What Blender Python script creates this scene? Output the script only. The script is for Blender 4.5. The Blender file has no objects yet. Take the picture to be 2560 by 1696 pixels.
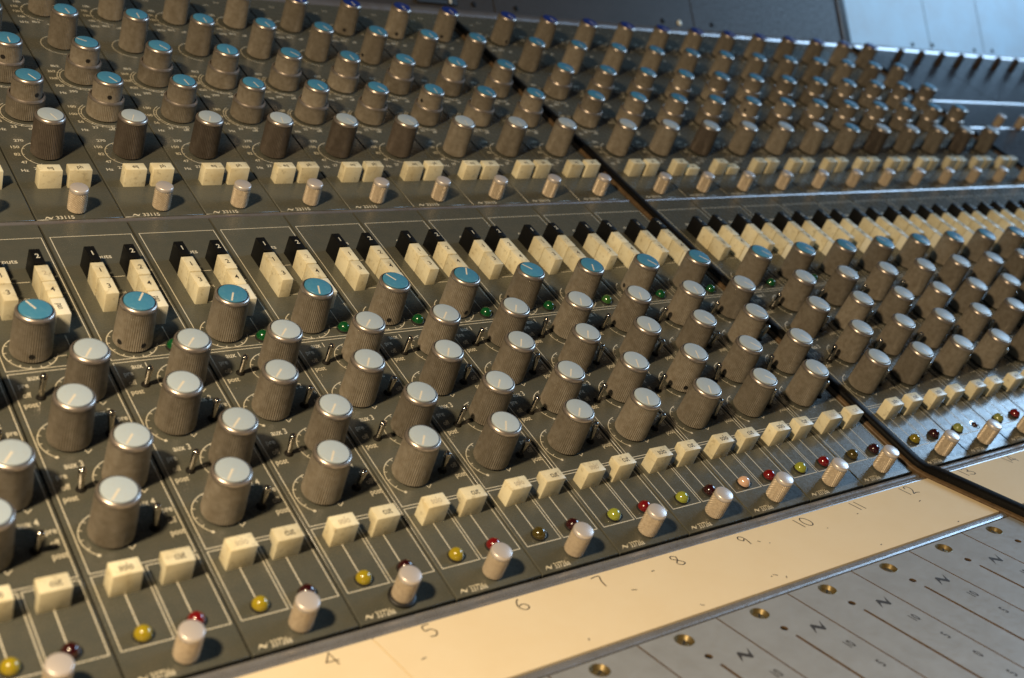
import bpy, bmesh, math, random
from mathutils import Vector, Matrix
random.seed(7)
SC = bpy.context.scene
MM = 0.001
PI = math.pi

# ------------------------------------------------------------------ camera
cam_d = bpy.data.cameras.new('camera'); cam = bpy.data.objects.new('camera', cam_d)
SC.collection.objects.link(cam); SC.camera = cam
cam_d.sensor_width = 36.0; cam_d.lens = 41.195
cam_d.clip_start = 0.01; cam_d.clip_end = 50
R = Matrix(((0.7964612, 0.0980171, -0.5966927), (-0.5945123, 0.3072092, -0.7430865), (0.1104743, 0.9465808, 0.3029526)))
cam.matrix_world = Matrix.Translation((-0.212382, -0.336779, 0.248316)) @ R.to_4x4()
cam_d.dof.use_dof = True; cam_d.dof.focus_distance = 0.62; cam_d.dof.aperture_fstop = 9.6

# ------------------------------------------------------------------ light
w = bpy.data.worlds.new('World'); SC.world = w; w.use_nodes = True
bg = w.node_tree.nodes['Background']; bg.inputs[0].default_value = (0.55, 0.62, 0.75, 1); bg.inputs[1].default_value = 0.04
A1 = 0.360; A2 = 0.368; L1 = 280.3; GAP = 14.18; PITCH = 45.0

def plane_pt(pl, x, s, h=0.0):
    if pl == 0: return Vector((x, s, h)) * MM
    if pl == 1: return Vector((x, s*math.cos(A1)-h*math.sin(A1), s*math.sin(A1)+h*math.cos(A1))) * MM
    t = s-L1
    return Vector((x, L1*math.cos(A1)+t*math.cos(A2)-h*math.sin(A2), L1*math.sin(A1)+t*math.sin(A2)+h*math.cos(A2))) * MM

def lamp(name, kind, loc, target, power, col, size=None, size_y=None):
    d = bpy.data.lights.new(name, kind); d.energy = power; d.color = col
    if kind == 'AREA':
        d.shape = 'RECTANGLE' if size_y else 'DISK'; d.size = size
        if size_y: d.size_y = size_y
    else: d.shadow_soft_size = size
    o = bpy.data.objects.new(name, d); SC.collection.objects.link(o); o.location = loc
    if target is not None: o.rotation_euler = (Vector(target)-Vector(loc)).to_track_quat('-Z', 'Y').to_euler()
    return o
lamp('desk_lamp', 'POINT', plane_pt(1, -440, -15, 580), None, 33.0, (1.0, 0.76, 0.47), 0.028)
lamp('window_light', 'AREA', (3.0, -0.12, 1.45), (0.7, 0.1, 0.1), 52.0, (0.44, 0.70, 1.0), 1.3, 0.8)

SC.view_settings.view_transform = 'Standard'; SC.view_settings.look = 'None'
SC.view_settings.exposure = 0.0; SC.view_settings.gamma = 1.0; SC.view_settings.use_curve_mapping = False

# ------------------------------------------------------------------ materials
def mat(name, col, rough=0.5, metal=0.0, spec=0.5, noise=None, noise2=None, bump=None, rrough=0.0, inst=0.0, coat=0.0, trans=0.0, dust=None):
    """noise=(scale per metre, amount, colour) mottles the base colour; bump=(scale, distance)"""
    m = bpy.data.materials.new(name); m.use_nodes = True; nt = m.node_tree; N = nt.nodes; Lk = nt.links
    b = N['Principled BSDF']
    b.inputs['Base Color'].default_value = (*col, 1); b.inputs['Roughness'].default_value = rough
    b.inputs['Metallic'].default_value = metal; b.inputs['Specular IOR Level'].default_value = spec
    b.inputs['Coat Weight'].default_value = coat; b.inputs['Coat Roughness'].default_value = 0.06
    b.inputs['Transmission Weight'].default_value = trans
    tc = N.new('ShaderNodeTexCoord'); oi = N.new('ShaderNodeObjectInfo')
    mul = N.new('ShaderNodeVectorMath'); mul.operation = 'MULTIPLY_ADD'
    cmb = N.new('ShaderNodeCombineXYZ'); Lk.new(oi.outputs['Random'], cmb.inputs[0]); Lk.new(oi.outputs['Random'], cmb.inputs[1])
    Lk.new(cmb.outputs[0], mul.inputs[0]); mul.inputs[1].default_value = (7, 3, 0); Lk.new(tc.outputs['Object'], mul.inputs[2])
    vec = mul.outputs[0]
    def tex(scale, detail=4, rgh=0.6):
        t = N.new('ShaderNodeTexNoise'); t.inputs['Scale'].default_value = scale; t.inputs['Detail'].default_value = detail
        t.inputs['Roughness'].default_value = rgh; Lk.new(vec, t.inputs['Vector']); return t.outputs['Fac']
    def ramp(src, a, c):
        r = N.new('ShaderNodeMapRange'); r.inputs['From Min'].default_value = a; r.inputs['From Max'].default_value = c
        Lk.new(src, r.inputs['Value']); return r.outputs[0]
    cur = None
    def mix(fac, c2, curr):
        x = N.new('ShaderNodeMix'); x.data_type = 'RGBA'
        Lk.new(fac, x.inputs['Factor'])
        if curr is None: x.inputs['A'].default_value = (*col, 1)
        else: Lk.new(curr, x.inputs['A'])
        x.inputs['B'].default_value = (*c2, 1); return x.outputs['Result']
    for nz in (noise, noise2, dust):
        if nz:
            sc_, lo, hi, c2, amt = nz
            f = ramp(tex(sc_), lo, hi)
            mm = N.new('ShaderNodeMath'); mm.operation = 'MULTIPLY'; Lk.new(f, mm.inputs[0]); mm.inputs[1].default_value = amt
            cur = mix(mm.outputs[0], c2, cur)
    if inst:
        h = N.new('ShaderNodeHueSaturation'); v = N.new('ShaderNodeMapRange'); Lk.new(oi.outputs['Random'], v.inputs['Value'])
        v.inputs['To Min'].default_value = 1-inst; v.inputs['To Max'].default_value = 1+inst; Lk.new(v.outputs[0], h.inputs['Value'])
        if cur is None: h.inputs['Color'].default_value = (*col, 1)
        else: Lk.new(cur, h.inputs['Color'])
        cur = h.outputs[0]
    if cur is not None: Lk.new(cur, b.inputs['Base Color'])
    if rrough:
        v = N.new('ShaderNodeMapRange'); Lk.new(tex(260), v.inputs['Value']); v.inputs['From Min'].default_value = 0.3; v.inputs['From Max'].default_value = 0.7
        v.inputs['To Min'].default_value = max(0.03, rough-rrough); v.inputs['To Max'].default_value = rough+rrough; Lk.new(v.outputs[0], b.inputs['Roughness'])
    if bump:
        bp = N.new('ShaderNodeBump'); bp.inputs['Distance'].default_value = bump[1]; bp.inputs['Strength'].default_value = 1.0
        Lk.new(tex(bump[0]), bp.inputs['Height']); Lk.new(bp.outputs[0], b.inputs['Normal'])
    return m
M = {}
M['panel'] = mat('panel_paint', (0.076, 0.079, 0.065), 0.27, spec=0.5, noise=(120, .35, .75, (0.096, 0.092, 0.071), .7), noise2=(1500, .66, .72, (0.22, 0.20, 0.15), .5), rrough=.05, inst=.12)
M['masterpanel'] = mat('dark_blank_paint', (0.020, 0.020, 0.022), 0.33, spec=.16, noise=(60, .4, .75, (0.035, 0.033, 0.035), .8), rrough=.1)
M['print'] = mat('cream_screen_print', (0.62, 0.58, 0.46), 0.6, noise=(900, .5, .7, (0.3, 0.28, 0.2), .5))
M['knob'] = mat('anodised_knob_body', (0.275, 0.245, 0.200), 0.40, metal=0.28, noise=(350, .35, .7, (0.16, 0.13, 0.09), .7), noise2=(1500, .6, .75, (0.34, 0.30, 0.24), .4), inst=.25)
M['darkknob'] = mat('dark_knob_body', (0.125, 0.104, 0.086), 0.36, metal=0.35, noise=(350, .35, .7, (0.07, 0.055, 0.042), .7), noise2=(1500, .6, .75, (0.2, 0.17, 0.14), .4), inst=.25)
M['rim'] = mat('worn_metal_rim', (0.50, 0.44, 0.39), 0.34, metal=0.82, noise=(500, .4, .7, (0.34, 0.28, 0.24), .6))
M['black'] = mat('black_rubber', (0.008, 0.007, 0.006), 0.5)
M['hole'] = mat('recess_shade', (0.006, 0.005, 0.004), 0.8)  # near-black in place of the shade inside holes and gaps
M['teal'] = mat('teal_cap', (0.055, 0.225, 0.37), 0.36, noise=(600, .45, .75, (0.10, 0.29, 0.42), .6), inst=.12)
M['grey'] = mat('grey_cap', (0.38, 0.455, 0.505), 0.38, noise=(700, .45, .8, (0.37, 0.40, 0.40), .6), inst=.07)
M['blue'] = mat('dark_blue_cap', (0.010, 0.035, 0.22), 0.3)
M['pointer'] = mat('pointer_line', (0.66, 0.60, 0.48), 0.5)
M['cream'] = mat('cream_plastic', (0.74, 0.68, 0.48), 0.38, noise=(90, .42, .8, (0.58, 0.48, 0.27), .9), noise2=(330, .56, .70, (0.22, 0.17, 0.09), .42), inst=.10)
M['ivory'] = mat('pale_ivory_plastic', (0.80, 0.77, 0.62), 0.35, noise=(90, .42, .8, (0.68, 0.62, 0.45), .7), inst=.03)
M['blackbtn'] = mat('black_plastic', (0.004, 0.004, 0.004), 0.45, spec=.3)
M['ink'] = mat('black_lettering', (0.035, 0.030, 0.024), 0.6)
M['faint'] = mat('faded_lettering', (0.42, 0.36, 0.25), 0.6)
M['white'] = mat('white_lettering', (0.6, 0.58, 0.48), 0.6)
M['alu'] = mat('brushed_aluminium', (0.58, 0.49, 0.37), 0.40, metal=0.3, noise=(700, .4, .75, (0.36, 0.28, 0.19), .7), inst=.1)
M['alutop'] = mat('turned_aluminium', (0.62, 0.57, 0.54), 0.36, metal=0.4)
M['chrome'] = mat('chrome', (0.62, 0.57, 0.5), 0.14, metal=1.0)
M['postmat'] = mat('dark_brown_knob', (0.035, 0.022, 0.014), 0.45)
M['nut'] = mat('dark_nut', (0.006, 0.005, 0.004), 0.7, spec=.2)
M['strip'] = mat('tan_paper', (0.80, 0.66, 0.43), 0.5, noise=(40, .35, .75, (0.76, 0.60, 0.36), .5), noise2=(1800, .55, .8, (0.72, 0.58, 0.36), .35), rrough=.08)
M['rail'] = mat('grey_rail_paint', (0.30, 0.30, 0.31), 0.28, metal=.5, noise=(60, .4, .75, (0.20, 0.19, 0.18), .6), noise2=(900, .66, .74, (0.08, 0.07, 0.06), .5), rrough=.05)
M['silver'] = mat('silver_rail', (0.34, 0.33, 0.34), 0.30, metal=.7, noise=(80, .4, .75, (0.26, 0.2, 0.16), .7))
M['fader'] = mat('fader_plate_grey', (0.37, 0.385, 0.39), 0.42, metal=.3, noise=(70, .38, .75, (0.31, 0.315, 0.31), .8), noise2=(2500, .6, .75, (0.22, 0.22, 0.22), .35), rrough=.07, inst=.03)
M['brass'] = mat('brass', (0.19, 0.145, 0.065), 0.42, metal=.5, spec=.3, noise=(900, .4, .7, (0.07, 0.05, 0.02), .8))
M['frame'] = mat('dark_frame', (0.012, 0.011, 0.010), 0.5)
M['brown'] = mat('bronze_and_lit_edge', (0.12, 0.075, 0.035), 0.5, metal=.1, noise=(300, .4, .75, (0.05, 0.03, 0.015), .9))  # bronze edges, and the lamplit side painted on the divider bars
M['bar'] = mat('black_bar', (0.004, 0.0036, 0.0032), 0.5, spec=.14, noise=(1200, .64, .74, (0.12, 0.10, 0.08), .5), bump=(1500, 0.00004))
M['bridge'] = mat('dark_bridge_paint', (0.040, 0.037, 0.035), 0.42, spec=.10, noise=(30, .35, .75, (0.055, 0.05, 0.05), .7), noise2=(1200, .6, .75, (0.13, 0.13, 0.13), .4), rrough=.08)
M['palebridge'] = mat('window_lit_bridge', (0.40, 0.63, 0.80), 0.42, spec=.36, noise=(20, .35, .75, (0.31, 0.33, 0.34), .6))  # blue window light on a grey panel, put into the base colour
M['seam'] = mat('seam', (0.30, 0.31, 0.33), 0.5)
M['glass'] = mat('meter_glass', (0.02, 0.03, 0.02), 0.12)
M['meterlit'] = mat('meter_scale', (0.35, 0.36, 0.16), 0.4)
def lampmat(n, c, coat=1.0, trans=.25): return mat(n, c, 0.22, spec=.5, coat=coat, trans=trans)
LM = dict(amber=lampmat('amber_lens', (0.42, 0.32, 0.010)), olive=lampmat('olive_lens', (0.075, 0.055, 0.006)), lime=lampmat('lime_lens', (0.36, 0.40, 0.045)),
          pink=lampmat('pinkish_lens', (0.62, 0.40, 0.28), trans=0), red=lampmat('red_lens', (0.20, 0.003, 0.004)), maroon=lampmat('maroon_lens', (0.035, 0.002, 0.002)),
          green=lampmat('green_lens', (0.004, 0.095, 0.020)), palegreen=lampmat('pale_green_lens', (0.05, 0.16, 0.03)), mustard=lampmat('mustard_lens', (0.25, 0.20, 0.01)),
          pale=lampmat('pale_olive_lens', (0.30, 0.34, 0.10)))

# ------------------------------------------------------------------ mesh building (millimetres)
class MB:
    def __init__(s): s.v = []; s.f = []; s.m = []; s.sm = []
    def add(s, vs, fs, mi=0, smooth=False):
        o = len(s.v); s.v += [tuple(v) for v in vs]
        for f in fs: s.f.append([i+o for i in f]); s.m.append(mi); s.sm.append(smooth)
    def box(s, x0, x1, y0, y1, z0, z1, mi=0):
        s.add([(x0,y0,z0),(x1,y0,z0),(x1,y1,z0),(x0,y1,z0),(x0,y0,z1),(x1,y0,z1),(x1,y1,z1),(x0,y1,z1)],
              [(3,2,1,0),(4,5,6,7),(0,1,5,4),(1,2,6,5),(2,3,7,6),(3,0,4,7)], mi)
    def rbox(s, x0, x1, y0, y1, z0, z1, r, mi=0, taper=0.0, seg=2):
        bm = bmesh.new(); bmesh.ops.create_cube(bm, size=1)
        for v in bm.verts:
            t = taper if v.co.z > 0 else 0
            v.co = Vector(((x0+x1)/2 + v.co.x*(x1-x0-2*t), (y0+y1)/2+v.co.y*(y1-y0-2*t), (z0+z1)/2+v.co.z*(z1-z0)))
        bmesh.ops.bevel(bm, geom=bm.edges[:], offset=r, segments=seg, affect='EDGES', profile=.5)
        s.frombm(bm, mi, True)
    def frombm(s, bm, mi=0, smooth=False):
        bm.verts.index_update()
        s.add([v.co[:] for v in bm.verts], [[v.index for v in f.verts] for f in bm.faces], mi, smooth); bm.free()
    def lathe(s, prof, n, mi=0, c=(0,0), smooth=True, mod=None, capb=False, capt=True):
        vs = []; fs = []
        for k, (r, z) in enumerate(prof):
            for i in range(n):
                a = 2*PI*i/n; rr = r + (mod(k, i) if mod else 0)
                vs.append((c[0]+rr*math.cos(a), c[1]+rr*math.sin(a), z))
        for k in range(len(prof)-1):
            for i in range(n):
                j = (i+1) % n; fs.append((k*n+i, k*n+j, (k+1)*n+j, (k+1)*n+i))
        if capt: fs.append([(len(prof)-1)*n+i for i in range(n)])
        if capb: fs.append([i for i in range(n)][::-1])
        s.add(vs, fs, mi, smooth)
    def line(s, pts, wd, z=.04, mi=1, closed=False):
        """flat ribbon along a polyline with mitred joints"""
        P = [Vector(p) for p in pts]; n = len(P); vs = []
        for i, p in enumerate(P):
            if closed: a, b = P[i-1], P[(i+1) % n]
            else: a, b = P[max(i-1, 0)], P[min(i+1, n-1)]
            d1 = (p-a) if (p-a).length > 1e-9 else (b-p); d2 = (b-p) if (b-p).length > 1e-9 else d1
            d1 = d1.normalized(); d2 = d2.normalized(); t = (d1+d2)
            t = t.normalized() if t.length > 1e-6 else d1
            nn = Vector((-t.y, t.x)); k = wd/2/max(.45, abs(nn.dot(Vector((-d1.y, d1.x)))))
            vs += [(p.x+nn.x*k, p.y+nn.y*k, z), (p.x-nn.x*k, p.y-nn.y*k, z)]
        fs = [(2*i, 2*i+1, 2*i+3, 2*i+2) for i in range(n-1)]
        if closed: fs.append((2*n-2, 2*n-1, 1, 0))
        s.add(vs, fs, mi)
    def arc(s, cx, cy, r, a0, a1, wd, z=.04, mi=1, n=28):
        s.line([(cx+r*math.cos(math.radians(a0+(a1-a0)*i/n)), cy+r*math.sin(math.radians(a0+(a1-a0)*i/n))) for i in range(n+1)], wd, z, mi)
    def ticks(s, cx, cy, r0, r1, angs, wd, z=.05, mi=1):
        for a in angs:
            c, d = math.cos(math.radians(a)), math.sin(math.radians(a)); s.line([(cx+r0*c, cy+r0*d), (cx+r1*c, cy+r1*d)], wd, z, mi)
    def poly(s, pts, z=.04, mi=1):
        from mathutils.geometry import tessellate_polygon
        vs = [(p[0], p[1], z) for p in pts]
        s.add(vs, [t for t in tessellate_polygon([[Vector(v) for v in vs]])], mi)
    def disc(s, cx, cy, r, z=.04, mi=1, n=20):
        s.add([(cx+r*math.cos(2*PI*i/n), cy+r*math.sin(2*PI*i/n), z) for i in range(n)], [list(range(n))], mi)
    def text(s, body, cx, cy, h, z=.04, mi=1, xs=1.0, rot=0, bold=.0, align='c'):
        vs, fs, (w_, hh) = glyphs(body, bold)
        k = h/hh; c, d = math.cos(math.radians(rot)), math.sin(math.radians(rot)); out = []
        for x, y in vs:
            X = (x-(w_/2 if align == 'c' else 0 if align == 'l' else w_))*k*xs; Y = (y-hh/2)*k
            out.append((cx+X*c-Y*d, cy+X*d+Y*c, z))
        s.add(out, fs, mi)
    def zig(s, x, y, wd, ht, z=.04, mi=1):
        P = [(0,0),(.27,.86),(.40,.90),(.70,.44),(1,1),(.75,.10),(.63,.06),(.32,.52)]
        s.poly([(x+a*wd, y+b*ht) for a, b in P], z, mi)
    def mesh(s, name, mats):
        me = bpy.data.meshes.new(name); me.from_pydata([(x*MM, y*MM, z*MM) for x, y, z in s.v], [], s.f)
        for m_ in mats: me.materials.append(M[m_] if isinstance(m_, str) else m_)
        me.polygons.foreach_set('material_index', s.m); me.polygons.foreach_set('use_smooth', s.sm)
        me.update()
        if any(s.sm):
            bm = bmesh.new(); bm.from_mesh(me)
            for e in bm.edges:
                if len(e.link_faces) == 2 and e.calc_face_angle(0) > math.radians(38): e.smooth = False
            bm.to_mesh(me); bm.free()
        return me
_G = {}
def glyphs(body, bold=0.0):
    key = (body, bold)
    if key in _G: return _G[key]
    cu = bpy.data.curves.new('t', 'FONT'); cu.body = body; cu.size = 1; cu.resolution_u = 3; cu.offset = bold; cu.fill_mode = 'FRONT'
    o = bpy.data.objects.new('t', cu); SC.collection.objects.link(o)
    dg = bpy.context.evaluated_depsgraph_get(); me = o.evaluated_get(dg).to_mesh()
    vs = [(v.co.x, v.co.y) for v in me.vertices]; fs = [list(p.vertices) for p in me.polygons]
    o.evaluated_get(dg).to_mesh_clear(); bpy.data.objects.remove(o); bpy.data.curves.remove(cu)
    x0 = min(v[0] for v in vs); x1 = max(v[0] for v in vs)
    _G[key] = ([(a-x0, b) for a, b in vs], fs, (x1-x0, 0.70)); return _G[key]

def link(name, me, parent=None, loc=(0,0,0), rz=0.0, label=None):
    o = bpy.data.objects.new(name, me); SC.collection.objects.link(o)
    o.location = Vector(loc)*MM; o.rotation_euler = (0, 0, rz)
    if parent is not None: o.parent = parent
    if label: o['label'] = label
    return o
def thing(name, label, cat, pl, x, s, group=None, me=None):
    o = bpy.data.objects.new(name, me); SC.collection.objects.link(o); o.location = plane_pt(pl, x, s)
    o.rotation_euler = ({0: 0, 1: A1, 2: A2}[pl], 0, 0); o['label'] = label; o['category'] = cat
    if group: o['group'] = group
    return o
def mx(m): return (m-5)*PITCH + (GAP if m >= 13 else 0)

# ------------------------------------------------------------------ shared part meshes
def fl(n_lo, n_hi, depth):
    return lambda k, i: (-depth if (i % 2) else 0.0) if n_lo <= k <= n_hi else 0.0
def knob_mesh(rb, rt, H, holes=()):
    b = MB(); N_ = 108
    b.lathe([(4.2, -.5), (4.2, 1.0), (rb-.3, 1.0), (rb, 1.4), (rb-.02, 1.6), (rt+.05, H-2.9), (rt+.05, H-2.3)], N_, 0, mod=fl(3, 5, .36), capt=False, capb=True)
    b.lathe([(rt+.05, H-2.3), (rt+.02, H-1.75), (rt-.32, H-.95), (rt-.85, H-.45), (rt-1.05, H-.42)], N_, 1, capt=False, mod=lambda k, i: (-.2 if i % 2 else 0) if k == 0 else 0)
    b.lathe([(rt-1.05, H-.42), (rt-1.1, H-1.2), (.5, H-1.2)], 48, 2, smooth=False)
    for (a, z) in holes:
        r = rb-(rb-rt)*(z/H)+.07; n = 18; c, d = math.cos(a), math.sin(a); vs = []
        for i in range(n):
            u, v = 1.35*math.cos(2*PI*i/n), 1.35*math.sin(2*PI*i/n); rr = math.sqrt(max(0, r*r-u*u)); vs.append((rr*c-u*d, rr*d+u*c, z+v))
        b.add(vs, [list(range(n))], 2)  # flat dark disc painted as the shade of a grub screw hole
    return b
def cap_mesh(r, H, mt, name, pw=.62, long=False):
    b = MB(); b.lathe([(r, H-.9), (r, H-.22), (r-.15, H-.05), (r-.3, H)], 48, 0)
    b.box(-.2 if not long else -r*.7, r-.5, -pw/2, pw/2, H-.01, H+.035, 1)
    return b.mesh(name, [mt, 'pointer'])
H1 = 24.2; H2 = 25.1
KM = {}
def K(kind, hole=None):
    key = (kind, hole)
    if key not in KM:
        rb, rt, H, z = {'big': (8.95, 8.35, H1, 4.5), 'eq': (8.35, 8.0, H2, 5.0), 'dark': (8.35, 8.0, H2, 5.0)}[kind]
        KM[key] = knob_mesh(rb, rt, H, () if not hole else [(0, z)] if hole == 1 else [(0, z), (2*PI/3*.62, z)]).mesh('rotary_knob', ['darkknob' if kind == 'dark' else 'knob', 'rim', 'hole'])
    return KM[key]
CAPS = {('big', 'teal'): cap_mesh(6.85, H1, 'teal', 'teal_cap', .8), ('big', 'grey'): cap_mesh(6.85, H1, 'grey', 'grey_cap', .8),
        ('eq', 'grey'): cap_mesh(6.65, H2, 'grey', 'grey_cap', .5), ('eq', 'teal'): cap_mesh(6.65, H2, 'teal', 'teal_cap', .7), ('eq', 'blue'): cap_mesh(6.65, H2, 'blue', 'blue_cap', .9)}
# stacked concentric knob: wide outer ring, narrower inner knob
b = MB(); b.lathe([(5, -.5), (5, 1), (10.0, 1), (10.25, 1.4), (10.25, 1.6), (10.15, 11.4), (10.15, 11.8)], 124, 0, mod=fl(3, 5, .36), capt=False, capb=True)
b.lathe([(10.15, 11.8), (10.1, 12.4), (9.75, 13.1), (9.2, 13.3), (9.0, 13.2)], 144, 1, capt=False)
b.lathe([(9.0, 13.2), (8.95, 12.2), (4, 12.2)], 48, 2, smooth=False)
RING = b.mesh('outer_ring', ['knob', 'rim', 'hole'])
def inner(hole):
    b = MB(); rt = 8.2; H = H2
    b.lathe([(rt+.2, 12.0), (rt+.2, 12.4), (rt+.05, H-2.9), (rt+.05, H-2.3)], 108, 0, mod=fl(1, 2, .36), capt=False)
    b.lathe([(rt+.05, H-2.3), (rt+.02, H-1.75), (rt-.32, H-.95), (rt-.85, H-.45), (rt-1.15, H-.42)], 108, 1, capt=False, mod=lambda k, i: (-.2 if i % 2 else 0) if k == 0 else 0)
    b.lathe([(rt-1.05, H-.42), (rt-1.1, H-1.2), (.5, H-1.2)], 48, 2, smooth=False)
    if hole:
        n = 18; vs = []
        for i in range(n):
            u, v = 1.35*math.cos(2*PI*i/n), 1.35*math.sin(2*PI*i/n); vs.append((math.sqrt((rt+.25)**2-u*u), u, 16.3+v))
        b.add(vs, [list(range(n))], 2)  # no real hole: its shade is a dark disc on the side
    return b.mesh('inner_knob', ['knob', 'rim', 'hole'])
INNER = {0: inner(False), 1: inner(True)}
# knurled thumbscrew with real diamond knurling
def thumb(r, H):
    b = MB(); n = 96; rows = 34; prof = [(r-.3, .8)] + [(r, 1.1+(H-3.6)*k/rows) for k in range(rows+1)] + [(r-.15, H-2.3)]
    def mod(k, i):
        if k < 1 or k > rows+1: return 0
        u = (i/4.0 + k/4.0) % 1; v = (i/4.0 - k/4.0) % 1
        return .46*(min(1-2*abs(u-.5), 1-2*abs(v-.5))-.7)
    b.lathe(prof, n, 0, mod=mod, capt=False, smooth=False)
    b.lathe([(r-.15, H-2.3), (r+.02, H-2.0), (r+.02, H-.7), (r-.22, H-.2), (r-.6, H)], 48, 1)
    b.lathe([(r-1.5, -.3), (r-1.5, .8), (r-.3, .8)], 32, 1, capt=False)
    return b.mesh('thumbscrew', ['alu', 'alutop'])
THUMB = thumb(4.7, 14.5)
b = MB(); b.lathe([(5.6, 0), (5.9, .5), (5.9, 1.4), (5.2, 1.9), (4.4, 1.9)], 40, 0); WASHER = b.mesh('rubber_washer', ['black'])
# toggle
b = MB(); b.lathe([(2.1, -.2), (2.1, .25), (1.9, .5), (1.7, .9), (1.4, 1.1)], 24, 1)
b.lathe([(1.05, .6), (1.2, 4), (1.5, 9), (1.62, 10.6), (1.5, 11.4), (1.1, 11.9), (.3, 12.1)], 24, 0)
TOGGLE = b.mesh('toggle_switch', ['chrome', 'nut'])
# lens
def lens(col, r=3.35):
    b = MB(); b.lathe([(r*1.0*math.cos(a), .9+r*math.sin(a)*1.05) for a in [PI/2*k/10*.985 for k in range(11)]], 28, 0)
    b.lathe([(r+.35, -.2), (r+.35, .25), (r*.99, .9)], 28, 1, capt=False)
    return b.mesh('indicator_lamp', [LM[col], 'hole'])
LENS = {k: lens(k) for k in LM}
b = MB(); b.lathe([(3.4, -.2), (3.4, .1), (2.9, .05), (2.8, -.6)], 28, 1, capt=False); b.disc(0, 0, 2.9, -.1, 0); b.lathe([(2, 0), (1.7, .9), (.8, 1.5)], 20, 2); EMPTYLAMP = b.mesh('indicator_lamp', ['hole', 'chrome', LM['maroon']])
# push buttons
BT = {}
def button(txt, wd, dp, h, mt='cream', ink='ink', th=3.0, rot=0, xs=.8, taper=.12, oy=0.0, shift=0.0):
    key = (txt, wd, dp, h, mt, ink)
    if key in BT: return BT[key]
    b = MB()
    if txt in ('cut', 'ph'):                                        # rocker key: the lower back is cut away under the top
        pr = [(0, -2.5), (0.1, h), (dp, h), (dp, h-4.6), (dp*.55, h-5.6), (dp*.45, -2.5)]
        bm = bmesh.new(); A_ = [bm.verts.new((-wd/2, y, z)) for y, z in pr]; B_ = [bm.verts.new((wd/2, y, z)) for y, z in pr]
        n = len(pr); bm.faces.new(A_[::-1]); bm.faces.new(B_)
        for i in range(n): bm.faces.new((A_[i], A_[(i+1) % n], B_[(i+1) % n], B_[i]))
        bmesh.ops.recalc_face_normals(bm, faces=bm.faces[:])
        bmesh.ops.bevel(bm, geom=bm.edges[:], offset=.5, segments=2, affect='EDGES', profile=.5); b.frombm(bm, 0, True)
    else: b.rbox(-wd/2, wd/2, 0, dp, -2.5, h, .48 if wd > 8 else .38, 0, taper=taper)
    if txt: b.text(txt, shift, dp/2+oy, th, h+.03, 1, xs=xs, rot=rot, bold=.014)
    BT[key] = b.mesh('push_button', [mt, ink]); return BT[key]

# ------------------------------------------------------------------ front panels with their printing
LW = .40
def post_labels(b, x, sc):
    for t, dy in (('pre', 8.8), ('off', 2.6), ('post', -3.7)): b.text(t, x+.3, sc+dy, 3.1, xs=.74, bold=.012)
def lower_panel():
    b = MB(); b.rbox(.45, 44.6, .2, 278.3, -3.2, 0, .25, 0, seg=1)
    l, r = 2.5, 43.3
    b.line([(l, 169.4), (l, 266.5), (r, 266.5), (r, 169.4)], LW, closed=True)
    b.line([(l, 52.8), (l, 167.4), (r, 167.4), (r, 52.8)], LW, closed=True)
    b.line([(l, 16.1), (l, 51.2), (21.6, 51.2), (21.6, 16.1)], LW, closed=True)
    b.line([(23.1, 16.1), (23.1, 51.2), (r, 51.2), (r, 16.1)], LW, closed=True)
    b.line([(11.6, 41), (11.6, 23.5)], LW+.1); b.line([(31.4, 41), (31.4, 23.5)], LW+.1)
    b.text('outputs', 20.8, 248.2, 3.3, xs=.9, bold=.012); b.text('groups', 21.2, 218.4, 2.6, xs=.8)
    b.line([(17, 231.1), (28.6, 231.1)], LW); b.line([(16.6, 205.8), (28.4, 205.8)], LW)
    b.line([(33, 190), (33, 178)], LW); b.line([(25.5, 176.3), (30.5, 176.3)], LW)
    cx, cy = 15.6, 180.8
    b.arc(cx, cy, 11.3, -14, 122, LW, n=1) if False else b.arc(cx, cy, 11.3, 122, 346, LW+.05)
    b.ticks(cx, cy, 9.9, 11.4, [148, 176, 204, 232, 256, 280, 304, 328], LW+.05)
    for (x, y) in ((30.1, 151.3), (15.65, 124.1), (29.9, 97.4), (15.9, 70.0)):
        b.arc(x, y, 12.0, 104, 232, LW); b.ticks(x, y, 10.6, 12.0, [112, 134, 158, 184, 208], LW)
        a = math.radians(232); px, py = x+12*math.cos(a), y+12*math.sin(a); b.disc(px, py, .75, .05)
        a = math.radians(300); px, py = x+10.7*math.cos(a), y+10.7*math.sin(a); b.line([(px-1.3, py+1.7), (px-.3, py-.4), (px+1.6, py+1.3)], LW, .05)
    post_labels(b, 6.6, 150.8); post_labels(b, 6.6, 95.2); post_labels(b, 40.0, 123.2); post_labels(b, 40.0, 68.2)
    for t, x, y in (('aux 1', 13.2, 164.0), ('aux 3', 13.2, 109.2), ('aux 2', 33.5, 137.2), ('aux 4', 33.5, 82.4)): b.text(t, x, y, 3.4, xs=.74, bold=.012)
    b.zig(3.2, 1.6, 4.6, 2.7); b.text('33726a', 8.6, 2.9, 3.1, xs=.66, align='l', bold=.012)
    return b.mesh('front_panel', ['panel', 'print'])
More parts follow.
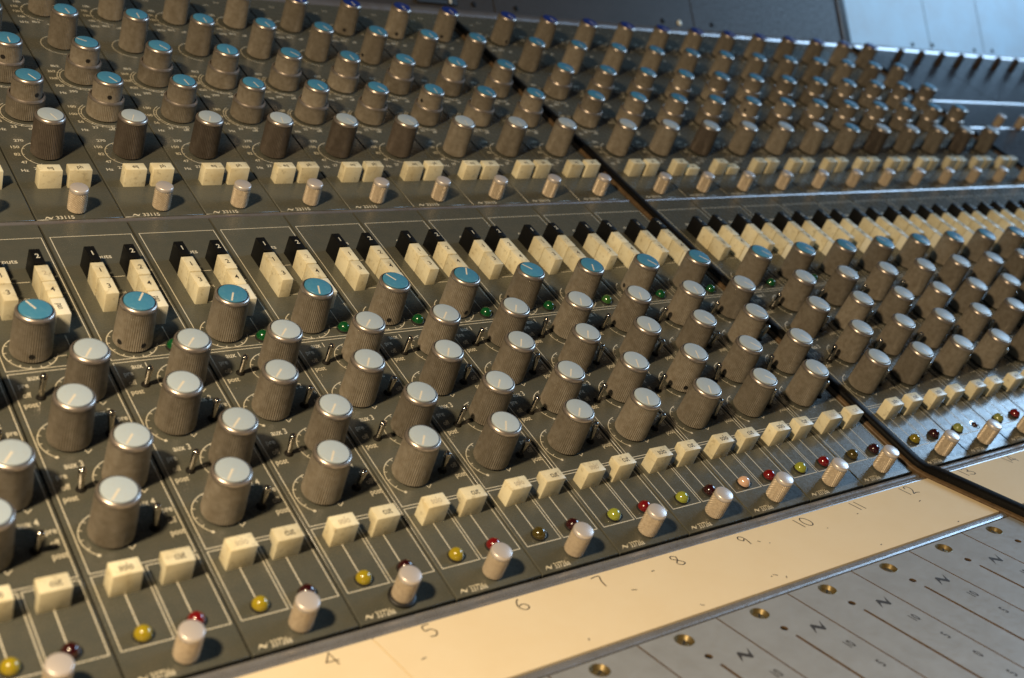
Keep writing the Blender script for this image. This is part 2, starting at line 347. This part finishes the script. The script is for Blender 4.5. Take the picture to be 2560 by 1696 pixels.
def upper_panel():
    b = MB(); b.rbox(.45, 44.6, 1.6, 283.5, -3.2, 0, .25, 0, seg=1); o = L1
    cx, cy = 22.0, 344.5-o
    b.arc(cx, cy, 12.3, 106, 262, LW); b.ticks(cx, cy, 11.2, 12.3, [118, 152, 182, 214, 244], LW)
    for t, x, y in (('270', 11.2, 358.4), ('150', 7.6, 351.6), ('82', 6.9, 344.2), ('47', 8.6, 336.2), ('27', 13.6, 330.0), ('Hz', 6.8, 328.2)): b.text(t, x, y-o, 2.5, xs=.95, bold=.018)
    cy = 387.25-o
    b.arc(cx-.2, cy, 14.2, 128, 282, LW); b.arc(cx-.2, cy, 12.7, 128, 282, LW); b.ticks(cx-.2, cy, 12.7, 14.9, [152, 176, 200, 226, 250, 272], LW)
    for t, x, y in (('180', 5.9, 396.4), ('100', 4.2, 387.8), ('56', 6.0, 379.2), ('33', 12.4, 373.0), ('off', 21.6, 371.0), ('Hz', 5.8, 370.2)): b.text(t, x, y-o, 2.5, xs=.95, bold=.018)
    cy = 430.5-o
    b.arc(cx-.3, cy, 14.2, 128, 282, LW); b.arc(cx-.3, cy, 12.7, 128, 282, LW); b.ticks(cx-.3, cy, 12.7, 14.9, [152, 176, 200, 226, 250, 272], LW)
    for t, x, y in (('8k2', 9.6, 445.2), ('3k9', 5.8, 438.4), ('1k8', 4.7, 429.8), ('820', 5.9, 421.0), ('390', 12.0, 414.4), ('off', 22, 413.2), ('Hz', 5.6, 412.5)): b.text(t, x, y-o, 2.5, xs=.95, bold=.018)
    cy = 473.1-o; b.arc(21.4, cy, 12.1, 106, 270, LW)
    cy = 518.1-o; b.arc(21.5, cy, 12.6, 106, 262, LW); b.ticks(21.5, cy, 11.4, 12.6, [118, 152, 182, 214, 244], LW)
    for t, x, y in (('18k', 9.6, 531.5), ('15k', 6.4, 524.6), ('12k', 6.0, 517.6), ('10k', 7.2, 510.2), ('kHz', 6.8, 502.5), ('8k2', 14.2, 503.5), ('off', 22.5, 501.5)): b.text(t, x, y-o, 2.5, xs=.95, bold=.018)
    for t, x, y in (('mic', 11, 548), ('line', 21, 553), ('in', 33, 548), ('hf', 36, 532), ('-20', 36.5, 524), ('dB', 37, 516)): b.text(t, x, y-o, 2.4, xs=.9)
    b.zig(4.4, 282.2-o, 5.0, 2.7); b.text('33115', 10.4, 283.6-o, 2.8, xs=.95, align='l', bold=.015)
    return b.mesh('front_panel', ['panel', 'print'])
LP = lower_panel(); UPM = upper_panel()

# ------------------------------------------------------------------ console frame
def camang(m, x, s, pl=1):
    return math.atan2(-228-s, -212-(mx(m)+x))
fr = thing('console_frame', 'long dark mixing console frame that carries all the modules, rails and strips', 'mixing console', 0, 0, 0)
b = MB(); X0, X1 = -330, 1560
prof = [(-330, -6), (-60.4, -6), (0, -6), ] 
def P2(pl, s, h): v = plane_pt(pl, 0, s, h)/MM; return (v.y, v.z)
prof = [(-330, -70), (-330, -9), (-2, -9), P2(1, 1, -9), P2(2, 600, -9), (620, 60), (620, -70)]
n = len(prof); vs = [(X0, y, z) for y, z in prof]+[(X1, y, z) for y, z in prof]
b.add(vs, [[i, (i+1) % n, n+(i+1) % n, n+i] for i in range(n)]+[list(range(n))[::-1], [n+i for i in range(n)]])
link('frame_body', b.mesh('frame_body', ['frame']), fr)
def ext(name, prof, x0, x1, mats, mid=None, parent=fr, label=None):
    """a profile (world y,z in mm) swept along the console"""
    b = MB(); n = len(prof); vs = [(x0, y, z) for y, z in prof]+[(x1, y, z) for y, z in prof]
    b.add(vs, [[i, (i+1) % n, n+(i+1) % n, n+i] for i in range(n)]+[list(range(n))[::-1], [n+i for i in range(n)]])
    return link(name, b.mesh(name, mats), parent, label=label)
BAYS = [(-300, 359.6, 0), (374.6, 914, 1)]
for x0, x1, k in BAYS:
    ext('ledge_rail', [P2(1, -.6, -1.4), (-1.1, -.75), (-2.0, -.35), (-3.2, -.25), (-4.3, -.55), (-5.0, -1.5), (-5.0, -8), P2(1, -.6, -8)], x0, x1, ['rail'])
    ext('ledge_rail', [(-5.3, -1.7), (-5.8, -1.0), (-6.8, -.6), (-8.0, -.65), (-9.0, -1.1), (-9.3, -1.8), (-9.3, -8), (-5.3, -8)], x0, x1, ['rail'])
    ext('ledge_rail', [(-54.8, -1.6), (-55.1, -.4), (-55.9, .15), (-57.2, .4), (-58.5, .15), (-59.3, -.4), (-59.6, -1.4), (-59.6, -8), (-54.8, -8)], x0, x1, ['rail'])
    r_ = [P2(1, 280.2+1.5*math.cos(a), -1.2+1.5*math.sin(a)*1.0) for a in [PI*k_/8 for k_ in range(9)]]
    ext('joint_rail', r_+[P2(1, 278.7, -6), P2(1, 281.7, -6)][::1], x0, x1, ['silver'], label='slim rounded metal rail between the two rows of modules')
r_ = [P2(2, 570+6.0*math.cos(a), -2+4.2*math.sin(a)) for a in [PI*k_/12 for k_ in range(13)]]
ext('back_rail', r_+[P2(2, 564, -8), P2(2, 576, -8)], X0, X1, ['silver'], label='bright metal rail at the foot of the meter bridge')

# ------------------------------------------------------------------ divider bars
def bar(xc, label):
    t = thing('divider_bar', label, 'trim bar', 0, xc, 0, group='black bars between the bays of modules')
    W_, Hh = 8.4, 5.6
    ring = [(-W_/2, -5), (-W_/2, Hh-2.2), (-W_/2+.7, Hh-.8), (-W_/2+2.0, Hh-.1), (0, Hh+.15), (W_/2-2.0, Hh-.1), (W_/2-.7, Hh-.8), (W_/2, Hh-2.2), (W_/2, -5)]
    path = []   # (pl,s)
    path += [(0, s) for s in (-330, -150, -40, -8)] + ['b1', 'b2', 'b3'] + [(1, s) for s in (9, 60, 200, 278)] + [(2, s) for s in (283, 420, 563)]
    b = MB(); n = len(ring); vs = []; q = 0
    rows = []
    for p_ in path:
        if isinstance(p_, str):
            k = {'b1': .25, 'b2': .5, 'b3': .75}[p_]; a = A1*k; s0 = -8+16*k
            yy = -8*(1-k)**2 + 0 + 8*math.cos(A1)*k*k; zz = 8*math.sin(A1)*k*k
            rows.append((yy, zz, a))
        else:
            y, z = P2(p_[0], p_[1], 0); rows.append((y, z, {0: 0, 1: A1, 2: A2}[p_[0]]))
    for y, z, a in rows:
        k_ = 1.0 if y < -6 else .90 if y < 12 else .80     # the cover is flatter and narrower on the sloping part
        for u, h in ring: h = h*(k_-.12 if h > 0 and k_ < 1 else 1); vs.append((u*k_, y-h*math.sin(a), z+h*math.cos(a)))
    fs = [(r*n+i, (r+1)*n+i, (r+1)*n+i+1, r*n+i+1) for r in range(len(rows)-1) for i in range(n-1)]
    b.add(vs, fs, 0, True); link('rubber_cover', b.mesh('rubber_cover', ['bar']), t)
    for sgn in (-1, 1):
        b = MB(); ring2 = [(sgn*6.6, -4), (sgn*6.6, .4), (sgn*6.2, 1.0), (sgn*5.0, 1.6), (sgn*4.3, 1.6)]; m_ = len(ring2); vs = []
        for y, z, a in rows:
            for u, h in ring2: vs.append((u, y-h*math.sin(a), z+h*math.cos(a)))
        f2 = [(r*m_+i, (r+1)*m_+i, (r+1)*m_+i+1, r*m_+i+1) for r in range(len(rows)-1) for i in range(m_-1)]
        if sgn > 0: f2 = [f[::-1] for f in f2]
        b.add(vs, f2, 0); link('edge_flange', b.mesh('edge_flange', ['brown' if sgn < 0 else 'bar']), t)  # left flange browner: warm lamplight on that side put into its colour
    return t
bar(8*PITCH+GAP/2, 'black rubber divider bar bending down between the modules numbered 12 and 13')
bar(20*PITCH+GAP+7.2, 'black divider bar at the far right end of the buttons and knobs')

# ------------------------------------------------------------------ hand numbered strips
DIG = {'0': [[(.5,1),(.15,.8),(0,.45),(.15,.1),(.5,0),(.85,.15),(1,.5),(.85,.85),(.5,1)]], '1': [[(.5,1),(.5,0)]],
       '2': [[(.05,.75),(.3,1),(.7,.95),(.85,.7),(.6,.4),(0,.05),(.5,.08),(1,.0)]], '3': [[(.0,.86),(.4,1),(.82,.84),(.68,.62),(.32,.54),(.85,.42),(.92,.16),(.5,0),(.0,.14)]],
       '4': [[(.75,0),(.7,1),(0,.35),(1,.32)]], '5': [[(.9,1),(.25,.95),(.15,.55),(.6,.6),(.9,.35),(.6,.02),(.1,.05)]],
       '6': [[(.75,1),(.3,.75),(.05,.35),(.3,.02),(.75,.05),(.9,.3),(.6,.5),(.2,.4)]], '7': [[(0,.95),(.9,1),(.6,.5),(.45,0)]],
       '8': [[(.5,.55),(.15,.75),(.4,1),(.8,.85),(.6,.55),(.1,.25),(.4,0),(.9,.15),(.5,.55)]], '9': [[(.9,.8),(.5,1),(.15,.75),(.4,.5),(.85,.7),(.8,.4),(.6,0)]]}
def smooth(pts):
    out = []
    for i in range(len(pts)-1):
        p0 = pts[max(i-1, 0)]; p1 = pts[i]; p2 = pts[i+1]; p3 = pts[min(i+2, len(pts)-1)]
        for k in range(5):
            t = k/5; out.append(tuple(.5*((2*p1[j])+(-p0[j]+p2[j])*t+(2*p0[j]-5*p1[j]+4*p2[j]-p3[j])*t*t+(-p0[j]+3*p1[j]-3*p2[j]+p3[j])*t**3) for j in (0, 1)))
    return out+[pts[-1]]
def hand(b, txt, cx, cy, h=8.2):
    wd = h*.62; tot = sum(wd*(.35 if c == '1' else 1)+1.9 for c in txt)-1.9; x = cx-tot/2
    for c in txt:
        ww = wd*(.35 if c == '1' else 1)
        for st in DIG[c]:
            pts = [(x+a*ww+random.uniform(-.1, .1), cy+(q-.5)*h+random.uniform(-.1, .1)) for a, q in st]
            if c not in '14': pts = smooth(pts)
            b.line(pts, .60, .05, 1)
        x += ww+1.9
def strip(x0, x1, nums, label, specks=(), grp='tan label strips'):
    t = thing('label_strip', label, 'label strip', 0, 0, 0, group=grp)
    b = MB(); b.box(x0, x1, -54.3, -9.6, -4, 0, 0); b.mesh
    for m, x, y in nums: hand(b, str(m), mx(m)+x, y)
    for x, y, a, l in specks:
        b.line([(x, y), (x+l*math.cos(a)*.5, y+l*math.sin(a)*.4+.15), (x+l*math.cos(a), y+l*math.sin(a))], .55, .05, 1)
    link('paper_insert', b.mesh('paper_insert', ['strip', 'ink']), t)
    return t
def sp(m, x, y, a=0., l=1.2): return (mx(m)+x, y, a, l)
strip(-300, -.6, [(2, 21, -15), (3, 22, -15), (4, 24.4, -14.6)], 'tan label strip with the handwritten 4, left of the seam', [sp(4, 40, -40, .4)])
strip(0, 360, [(5, 22.4, -14.8), (6, 21.8, -15.3), (7, 19.9, -15.6), (8, 20.4, -16.6), (9, 20.2, -16.6), (10, 19.6, -16.0), (11, 18.6, -15.6), (12, 19.0, -15.4)],
      'tan label strip handwritten 5 to 12, ending at the black divider bar',
      [sp(5, 9, -30, .2, 2.2), sp(8, 2, -19, .1, 2.0), sp(9, 27, -21, 2.2, 1.6), sp(9, 30, -24, .2, .7), sp(10, 26, -26, .2, .7), sp(11, 10, -22, .2, 1.3), sp(12, 12, -27, .3, 2.2), sp(9, 5, -47, .3, 1.0), sp(9, 9, -47.5, 2.4, 2.4),
       sp(8, 3, -51, 2.3, 2.0), sp(10, 37, -50, .3, 1.2), sp(12, 10, -52, .3, 1.6), sp(7, 30, -28, 2.8, 2.6), sp(9, 11, -51, .9, 1.8), sp(6, 30, -49, 1.0, 1.5)])
strip(374.4, 914, [(13, 18, -14), (14, 19, -14), (15, 19, -14), (16, 19, -15)], 'tan label strip with the handwritten 13 and 14, right of the black divider bar', [sp(14, 20, -24, .2)])

NUM = ['zero','one','two','three','four','five','six','seven','eight','nine','ten','eleven','twelve','thirteen','fourteen','fifteen']
# ------------------------------------------------------------------ fader panels
def fader_panel():
    cu = bpy.data.curves.new('f', 'CURVE'); cu.dimensions = '2D'; cu.fill_mode = 'BOTH'; cu.extrude = 0.5
    def spl(pts):
        s = cu.splines.new('POLY'); s.points.add(len(pts)-1); s.use_cyclic_u = True
        for q, (x, y) in zip(s.points, pts): q.co = (x, y, 0, 1)
    spl([(.42, -262), (44.58, -262), (44.58, -60.6), (.42, -60.6)])
    circ = lambda cx, cy, r, n: [(cx+r*math.cos(2*PI*i/n), cy+r*math.sin(2*PI*i/n)) for i in range(n)]
    spl(circ(20.3, -66.6, 4.1, 32)); spl(circ(20.8, -79.6, 1.7, 20))
    w_ = .75; xs, y0, y1 = 21.2, -86.3, -200
    spl([(xs-w_, y1), (xs+w_, y1), (xs+w_, y0)]+[(xs+w_*math.cos(a), y0+w_*math.sin(a)) for a in (PI/4, PI/2, 3*PI/4)]+[(xs-w_, y0)])
    o = bpy.data.objects.new('f', cu); SC.collection.objects.link(o); dg = bpy.context.evaluated_depsgraph_get(); me = o.evaluated_get(dg).to_mesh()
    b = MB(); b.add([(v.co.x, v.co.y, v.co.z-0.5) for v in me.vertices], [list(p.vertices) for p in me.polygons], 0)
    b.m = [0 if abs(p.normal.z) > .5 else 2 for p in me.polygons]
    o.evaluated_get(dg).to_mesh_clear(); bpy.data.objects.remove(o); bpy.data.curves.remove(cu)
    b.zig(30.2, -89.2, 9.6, 7.0, mi=1)
    for i, t in enumerate(['10', '5', '0', '5', '10', '15', '20']): b.text(t, 37.0, -100.6-15.4*i, 4.7, xs=.68, bold=.02)
    b.box(xs-2.5, xs+2.5, -202, -84, -5, -4, 3); b.box(16, 25, -83, -62, -6, -4.2, 3)
    return b.mesh('face_plate', ['fader', 'ink', 'brown', 'hole'])
FP = fader_panel()
b = MB(); b.lathe([(4.3, .02), (4.05, .12), (3.85, -.05), (2.9, -1.9), (2.7, -2.1)], 32, 0, capt=False); b.lathe([(2.75, -2.4), (2.7, -1.7), (2.2, -1.35), (1.2, -1.2)], 28, 0)
b.line([(-2.1, .3), (2.1, -.3)], .7, -1.15, 1)
FSCREW = b.mesh('fixing_screw', ['brass', 'hole'])
b = MB(); b.lathe([(1.7, -1.9), (1.5, -1.2), (.8, -1.0)], 16, 0); HOLE_PLUG = b.mesh('hole_plug', ['hole'])  # added dark plug, coloured as the shade down the small hole
for m in range(5, 21):
    lab = ('grey fader panel with a slot and brass screw, below the handwritten %s' % NUM[m]) if m <= 12 else 'grey fader panel, %s right of the divider bar' % ['first', 'second', 'third', 'fourth', 'fifth', 'sixth', 'seventh', 'eighth'][m-13]
    if m == 13: lab = 'grey fader panel below the handwritten thirteen, right of the divider bar'
    if m == 14: lab = 'grey fader panel below the handwritten fourteen'
    t = thing('fader_panel', lab, 'fader panel', 0, mx(m), 0, group='grey fader panels below the tan strip')
    link('face_plate', FP, t); link('fixing_screw', FSCREW, t, (20.3, -66.6, 0), random.uniform(0, 3)); link('hole_plug', HOLE_PLUG, t, (20.8, -79.6, 0))

# ------------------------------------------------------------------ channel modules (lower row)
TP = {3: 118, 4: 63, 5: 250, 6: 250, 7: 118, 8: 66, 9: 120, 10: 246, 11: 304, 12: 304, 13: 310, 14: 300, 15: 290}
HOLE = {('t', 3): (1, 5), ('t', 4): (2, -38), ('t', 7): (1, 20), ('t', 8): (1, 50), ('t', 9): (1, -50), ('a3', 10): (1, 30), ('a2', 9): (1, 75), ('a3', 13): (1, -55), ('t', 11): (1, -50)}
YEL = {2: 'amber', 3: 'amber', 4: 'amber', 5: 'amber', 6: 'amber', 7: 'olive', 8: 'lime', 9: 'lime', 10: 'pink', 11: 'lime', 12: 'olive', 13: 'mustard', 14: 'pale', 15: 'pale'}
RED = {2: 'maroon', 3: 'red', 4: 'maroon', 5: 'maroon', 6: 'red', 7: 'maroon', 8: 'red', 9: 'maroon', 10: 'red', 11: 'red', 12: 'maroon', 13: 'maroon', 14: None, 15: 'red'}
GRN = {10: 'palegreen'}
def knob(parent, kind, cap, x, s, ang, m, tag, loc_s, lab=None):
    h = HOLE.get((tag, m)); me = K(kind, h[0] if h else None)
    rz = (camang(m, x, loc_s)+math.radians(h[1])) if h else random.uniform(0, 6)
    k = link('rotary_knob', me, parent, (x, s, 0), rz, label=lab)
    c = link('knob_cap', CAPS[('eq' if kind == 'dark' else kind, cap)], k, (0, 0, random.uniform(-.05, .1)), math.radians(ang)-rz)
    return k
ORD = ['', 'first', 'second', 'third', 'fourth', 'fifth', 'sixth', 'seventh', 'eighth', 'ninth', 'tenth', 'eleventh', 'last']
def lowlab(m):
    col = {'amber': 'amber', 'olive': 'unlit olive', 'lime': 'lime yellow', 'pink': 'pinkish', 'mustard': 'mustard', 'pale': 'pale green'}.get(YEL.get(m), '')
    if m == 2: return 'channel strip cut by the left edge, left of the one with the 3rd knurled screw'
    if m == 3: return 'dark channel strip second from the left along the bottom of the photo'
    if m <= 12: return 'dark channel strip with %s lamp above the handwritten %s' % (col, NUM[m])
    if m in (13, 14): return 'dark channel strip above the handwritten %s, right of the divider bar' % NUM[m]
    return 'dark channel strip, %s to the right of the black divider bar' % ORD[m-12]
for m in range(2, 25):
    lab = lowlab(m)
    if m == 2: lab = 'dark channel strip at the left edge of the photo, cut off by it'
    t = thing('channel_module', lab, 'channel strip', 1, mx(m), 0, group='channel strips of the lower row')
    link('front_panel', LP, t)
    rnd = lambda a: a+random.uniform(-7, 7)
    knob(t, 'big', 'teal', 15.6, 180.8, rnd(TP.get(m, random.choice([300, 300, 250, 120]))), m, 't', 180, 'ribbed metal knob with a teal cap')
    for tg, x, s in (('a1', 30.1, 151.3), ('a2', 15.65, 124.1), ('a3', 29.9, 97.4), ('a4', 15.9, 70.0)):
        ang = 232 if random.random() < .8 else random.choice([246, 222, 262, 300])
        if m >= 9: ang = 240 if m < 11 else 262 if random.random() < .5 else 240
        if m >= 11: ang = random.choice([290, 298, 305, 262])
        knob(t, 'big', 'grey', x, s, rnd(ang), m, tg, s)
    for x, s in ((11.9, 150.8), (32.6, 123.6), (12.0, 95.2), (32.6, 68.6)):
        o = link('toggle_switch', TOGGLE, t, (x, s, 0)); o.rotation_euler = (random.choice([-.12, .02, .12]), random.uniform(-.06, .06), 0)
    fad = lambda pr: 'faint' if random.random() < pr else 'ink'
    dz = lambda: random.uniform(-.35, .15)
    def btn(me, x, s, lab=None): link('push_button', me, t, (x+random.uniform(-.08, .08), s, dz()), random.uniform(-.012, .012), label=lab)
    f = .08 if m < 9 else .35
    wb = 'faint' if False else 'white'
    D_ = 12.45; HB = 11.0
    btn(button('1', 6.0, D_, HB+.7, 'blackbtn', 'white', 3.3, xs=.9, taper=.5), 12.9, 229.9, 'black push button marked 1')
    btn(button('2', 6.0, D_, HB+.7, 'blackbtn', 'white', 3.3, xs=.9, taper=.5), 32.2, 229.9, 'black push button marked 2')
    btn(button('1', 6.5, D_, HB, 'cream', fad(f), 3.3, xs=.9), 12.9, 217.1, 'cream push button marked 1')
    btn(button('3', 6.5, D_, HB, 'cream', 'ink', 3.3, xs=.9), 12.9, 204.3, 'cream push button marked 3')
    btn(button('2', 6.5, D_, HB, 'cream', fad(f), 3.3, xs=.9), 32.2, 217.1, 'cream push button marked 2')
    btn(button('4', 6.5, D_, HB, 'cream', 'ink', 3.3, xs=.9), 32.2, 204.3, 'cream push button marked 4')
    btn(button('pan', 6.5, D_, HB, 'ivory', 'ink', 2.9, rot=-90, xs=.75), 32.2, 191.6, 'pale ivory push button marked pan')
    soft = 'faint' if m in (4, 5, 6, 7, 8, 12) else 'ink'
    btn(button('solo', 11.6, 7.4, HB, 'cream', soft, 3.5, xs=.64, oy=.1), 11.6, 40.2, 'cream push button marked solo')
    btn(button('cut', 11.6, 7.4, HB, 'cream', 'ink' if m not in (12, 14) else 'faint', 3.4, xs=.7, oy=.1, shift=.6), 31.4, 40.2, 'cream push button marked cut')
    yk = YEL.get(m, random.choice(['lime', 'olive'])); rk = RED.get(m, 'maroon')
    link('indicator_lamp', LENS[yk], t, (11.6, 20.6, 0), 0, yk+' round indicator lamp')
    link('indicator_lamp', LENS[rk] if rk else EMPTYLAMP, t, (31.4, 20.8, 0), 0, (rk+' round indicator lamp') if rk else 'round lamp holder with its lens missing')
    link('indicator_lamp', LENS[GRN.get(m, 'green')], t, (33.0, 174.2, 0), 0, 'green round indicator lamp')
    k = link('thumbscrew', THUMB, t, (22.7, 7.7, 0), random.uniform(0, 6))
    if m == 5: link('rubber_washer', WASHER, k)

# ------------------------------------------------------------------ equaliser modules (upper row)
UH = {('D1', 4): 40, ('D1', 5): 12, ('D2', 4): -12, ('D2', 5): 15, ('D1', 10): -42, ('D1', 17): -20}
for m in range(3, 25):
    if m <= 14 and m >= 4: lab = 'equaliser panel of the upper row, in line with the handwritten %s' % NUM[m]
    elif m == 3: lab = 'equaliser panel of the upper row cut off by the left edge of the photo'
    elif m == 24: lab = 'last equaliser panel at the right end of the upper row'
    else: lab = 'equaliser panel of the upper row, %s right of the black divider bar' % ORD[m-12]
    t = thing('equaliser_module', lab, 'equaliser panel', 2, mx(m), L1, group='equaliser panels of the upper row')
    link('front_panel', UPM, t); o = L1
    rnd = lambda a: a+random.uniform(-9, 9)
    wcap = 'teal' if m == 19 else 'grey'
    HOLE[('T1', 10)] = (1, -48); HOLE[('T0', 10)] = (1, 0); HOLE[('T0', 11)] = (1, 12); HOLE[('T0', 12)] = (1, 0); HOLE[('T0', 13)] = (2, 40)
    knob(t, 'dark' if m in (4, 5, 6, 7, 8, 9, 15, 20, 23) else 'eq', wcap, 22.0, 344.5-o, rnd(random.choice([248, 264, 290])), m, 'W', 344)
    knob(t, 'eq', 'teal', 21.4, 473.1-o, rnd(275), m, 'T1', 473, 'ribbed metal knob with a teal cap')
    knob(t, 'eq', 'blue', 21.5, 518.1-o, rnd(275), m, 'T0', 518, 'ribbed metal knob with a dark blue cap')
    for tg, x, s in (('D1', 21.8, 387.25), ('D2', 21.7, 430.5)):
        rg = link('concentric_knob', RING, t, (x, s-o, 0), random.uniform(0, 6), 'two tier knob with a teal cap')
        h = UH.get((tg, m)); rz = camang(m, x, s)+math.radians(h) if h is not None else random.uniform(0, 6)
        i_ = link('inner_knob', INNER[1 if h is not None else 0], rg, (0, 0, 0), rz-rg.rotation_euler[2])
        c_ = link('knob_cap', CAPS[('eq', 'teal')], rg, (0, 0, 0), math.radians(rnd(140 if (tg, m) == ('D2', 5) else random.choice([285, 300, 300, 270])))-rg.rotation_euler[2])
    ht = 11.0
    link('push_button', button('eq', 12.0, 6.9, ht, 'cream', 'ink', 3.0, xs=.8), t, (14.6, 310.4-o, random.uniform(-.3, .2)), 0, 'cream push button marked eq')
    link('push_button', button('ph', 12.0, 6.9, ht, 'cream', 'ink', 3.0, xs=.8), t, (29.9, 310.4-o, -5.0 if m in (14, 15) else random.uniform(-.3, .2)), 0, 'pressed cream push button marked ph' if m in (14, 15) else 'cream push button marked ph')
    link('thumbscrew', THUMB, t, (22.2, 289.5-o, 0), random.uniform(0, 6))

# ------------------------------------------------------------------ blank master section past the far bar
t = thing('master_section', 'dark blank master section panel with bright rails at the far right', 'control panel', 2, 0, L1)
o = L1
b = MB()
for x0, x1 in ((929, 1060.5), (1061, 1240.5), (1241, 1500)):
    for s0, s1 in ((0, 106), (112, 162), (168, 282.6)): b.rbox(x0, x1, s0+.5, s1, -3.2, 0, .3, 0, seg=1)
link('blank_panel', b.mesh('blank_panel', ['masterpanel']), t)
for s_ in (108.6, 164.6):
    b = MB(); pr = [(s_+2.6*math.cos(PI*k/8), -1+2.6*math.sin(PI*k/8)) for k in range(9)]
    n = len(pr); b.add([(929, y, z) for y, z in pr]+[(1500, y, z) for y, z in pr], [[i, i+1, n+i+1, n+i] for i in range(n-1)], 0, True)
    link('metal_rail', b.mesh('metal_rail', ['silver']), t)
b = MB(); b.lathe([(4.2, 0), (4.1, 12), (3.7, 15), (3.0, 15.8)], 28, 0); POST = b.mesh('slim_knob', ['postmat'])
for k in range(10): link('slim_knob', POST, t, (972+40.6*k, 534-o, 0))
for x, s in ((986, 392), (1027, 390), (1068, 390)): link('thumbscrew', THUMB, t, (x, s-o, 0))
t = thing('lower_master_section', 'dark blank panel of the lower row past the far divider bar', 'control panel', 1, 0, 0)
b = MB(); b.rbox(929, 1500, .2, 278.3, -3.2, 0, .3, 0, seg=1); link('blank_panel', b.mesh('blank_panel', ['masterpanel']), t)

# ------------------------------------------------------------------ meter bridge
AB = math.radians(64)
base = plane_pt(2, 0, 580, 0)
def bridge(name, label, x0, x1, mt, seams=(), details=None, cat='meter bridge'):
    o = bpy.data.objects.new(name, None); SC.collection.objects.link(o); o.location = base; o.rotation_euler = (AB, 0, 0)
    o['label'] = label; o['category'] = cat
    b = MB(); xs = [x0]+list(seams)+[x1]
    for a, c in zip(xs[:-1], xs[1:]): b.rbox(a+.35, c-.35, -9, 330, -16, 0, .5, 0, seg=1)
    b.box(x0+1, x1-1, -8, 328, -20, -16, 1)
    link('bridge_panel', b.mesh('bridge_panel', [mt, 'seam']), o)
    return o
o1 = bridge('meter_bridge', 'dark grey upright meter bridge panel behind the left and middle knobs', -330, 928, 'bridge', (430, 684))
b = MB(); b.lathe([(3.0, 0), (3.0, .7), (2.2, 1.3)], 20, 0); WS = b.mesh('panel_screw', ['ivory'])
b = MB(); b.lathe([(2.6, 0), (2.4, .6), (1.6, .9)], 16, 0); DS = b.mesh('panel_screw', ['nut'])
link('panel_screw', WS, o1, (663, 4.2, 0), 0, 'pale round screw head')
for x, y in ((408, 4.6), (455, 4.4), (711, 5.5), (640, 5)): link('panel_screw', DS, o1, (x, y, 0))
b = MB(); b.rbox(347, 389, 1.5, 120, 0, 2.2, .6, 0, seg=1); b.box(350.5, 385, 6, 114, 2.2, 2.5, 1); b.box(380, 382.2, 2.5, 112, 2.5, 2.9, 2); b.box(352, 354, 6, 112, 2.5, 2.9, 1); lm = link('level_meter', b.mesh('level_meter', ['frame', 'glass', 'white']), o1)
b = MB(); b.box(355.5, 361, 6.5, 112, 2.5, 2.9, 0); b.box(368, 371, 6.5, 112, 2.5, 2.9, 0); link('meter_scale', b.mesh('meter_scale', ['meterlit']), lm)
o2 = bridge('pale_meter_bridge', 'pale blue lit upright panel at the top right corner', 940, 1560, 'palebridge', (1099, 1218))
for x, y in ((1062, 3), (1104, 4.5), (1196, 2.5), (1238, 4)):
    link('panel_screw', DS, o2, (x, y, 0))
e = bpy.data.objects.new('bridge_divider', None); SC.collection.objects.link(e); e.location = base; e.rotation_euler = (AB, 0, 0)
e['label'] = 'dark brown post between the dark and the pale upright panels'; e['category'] = 'trim bar'
b = MB(); b.rbox(929, 939.4, -9, 330, -12, 2.5, 1.2, 0); link('post', b.mesh('post', ['black']), e)
b = MB(); b.box(926.6, 928.8, -8, 330, 0.1, 2.0, 0); link('edge_strip', b.mesh('edge_strip', ['brown']), e)
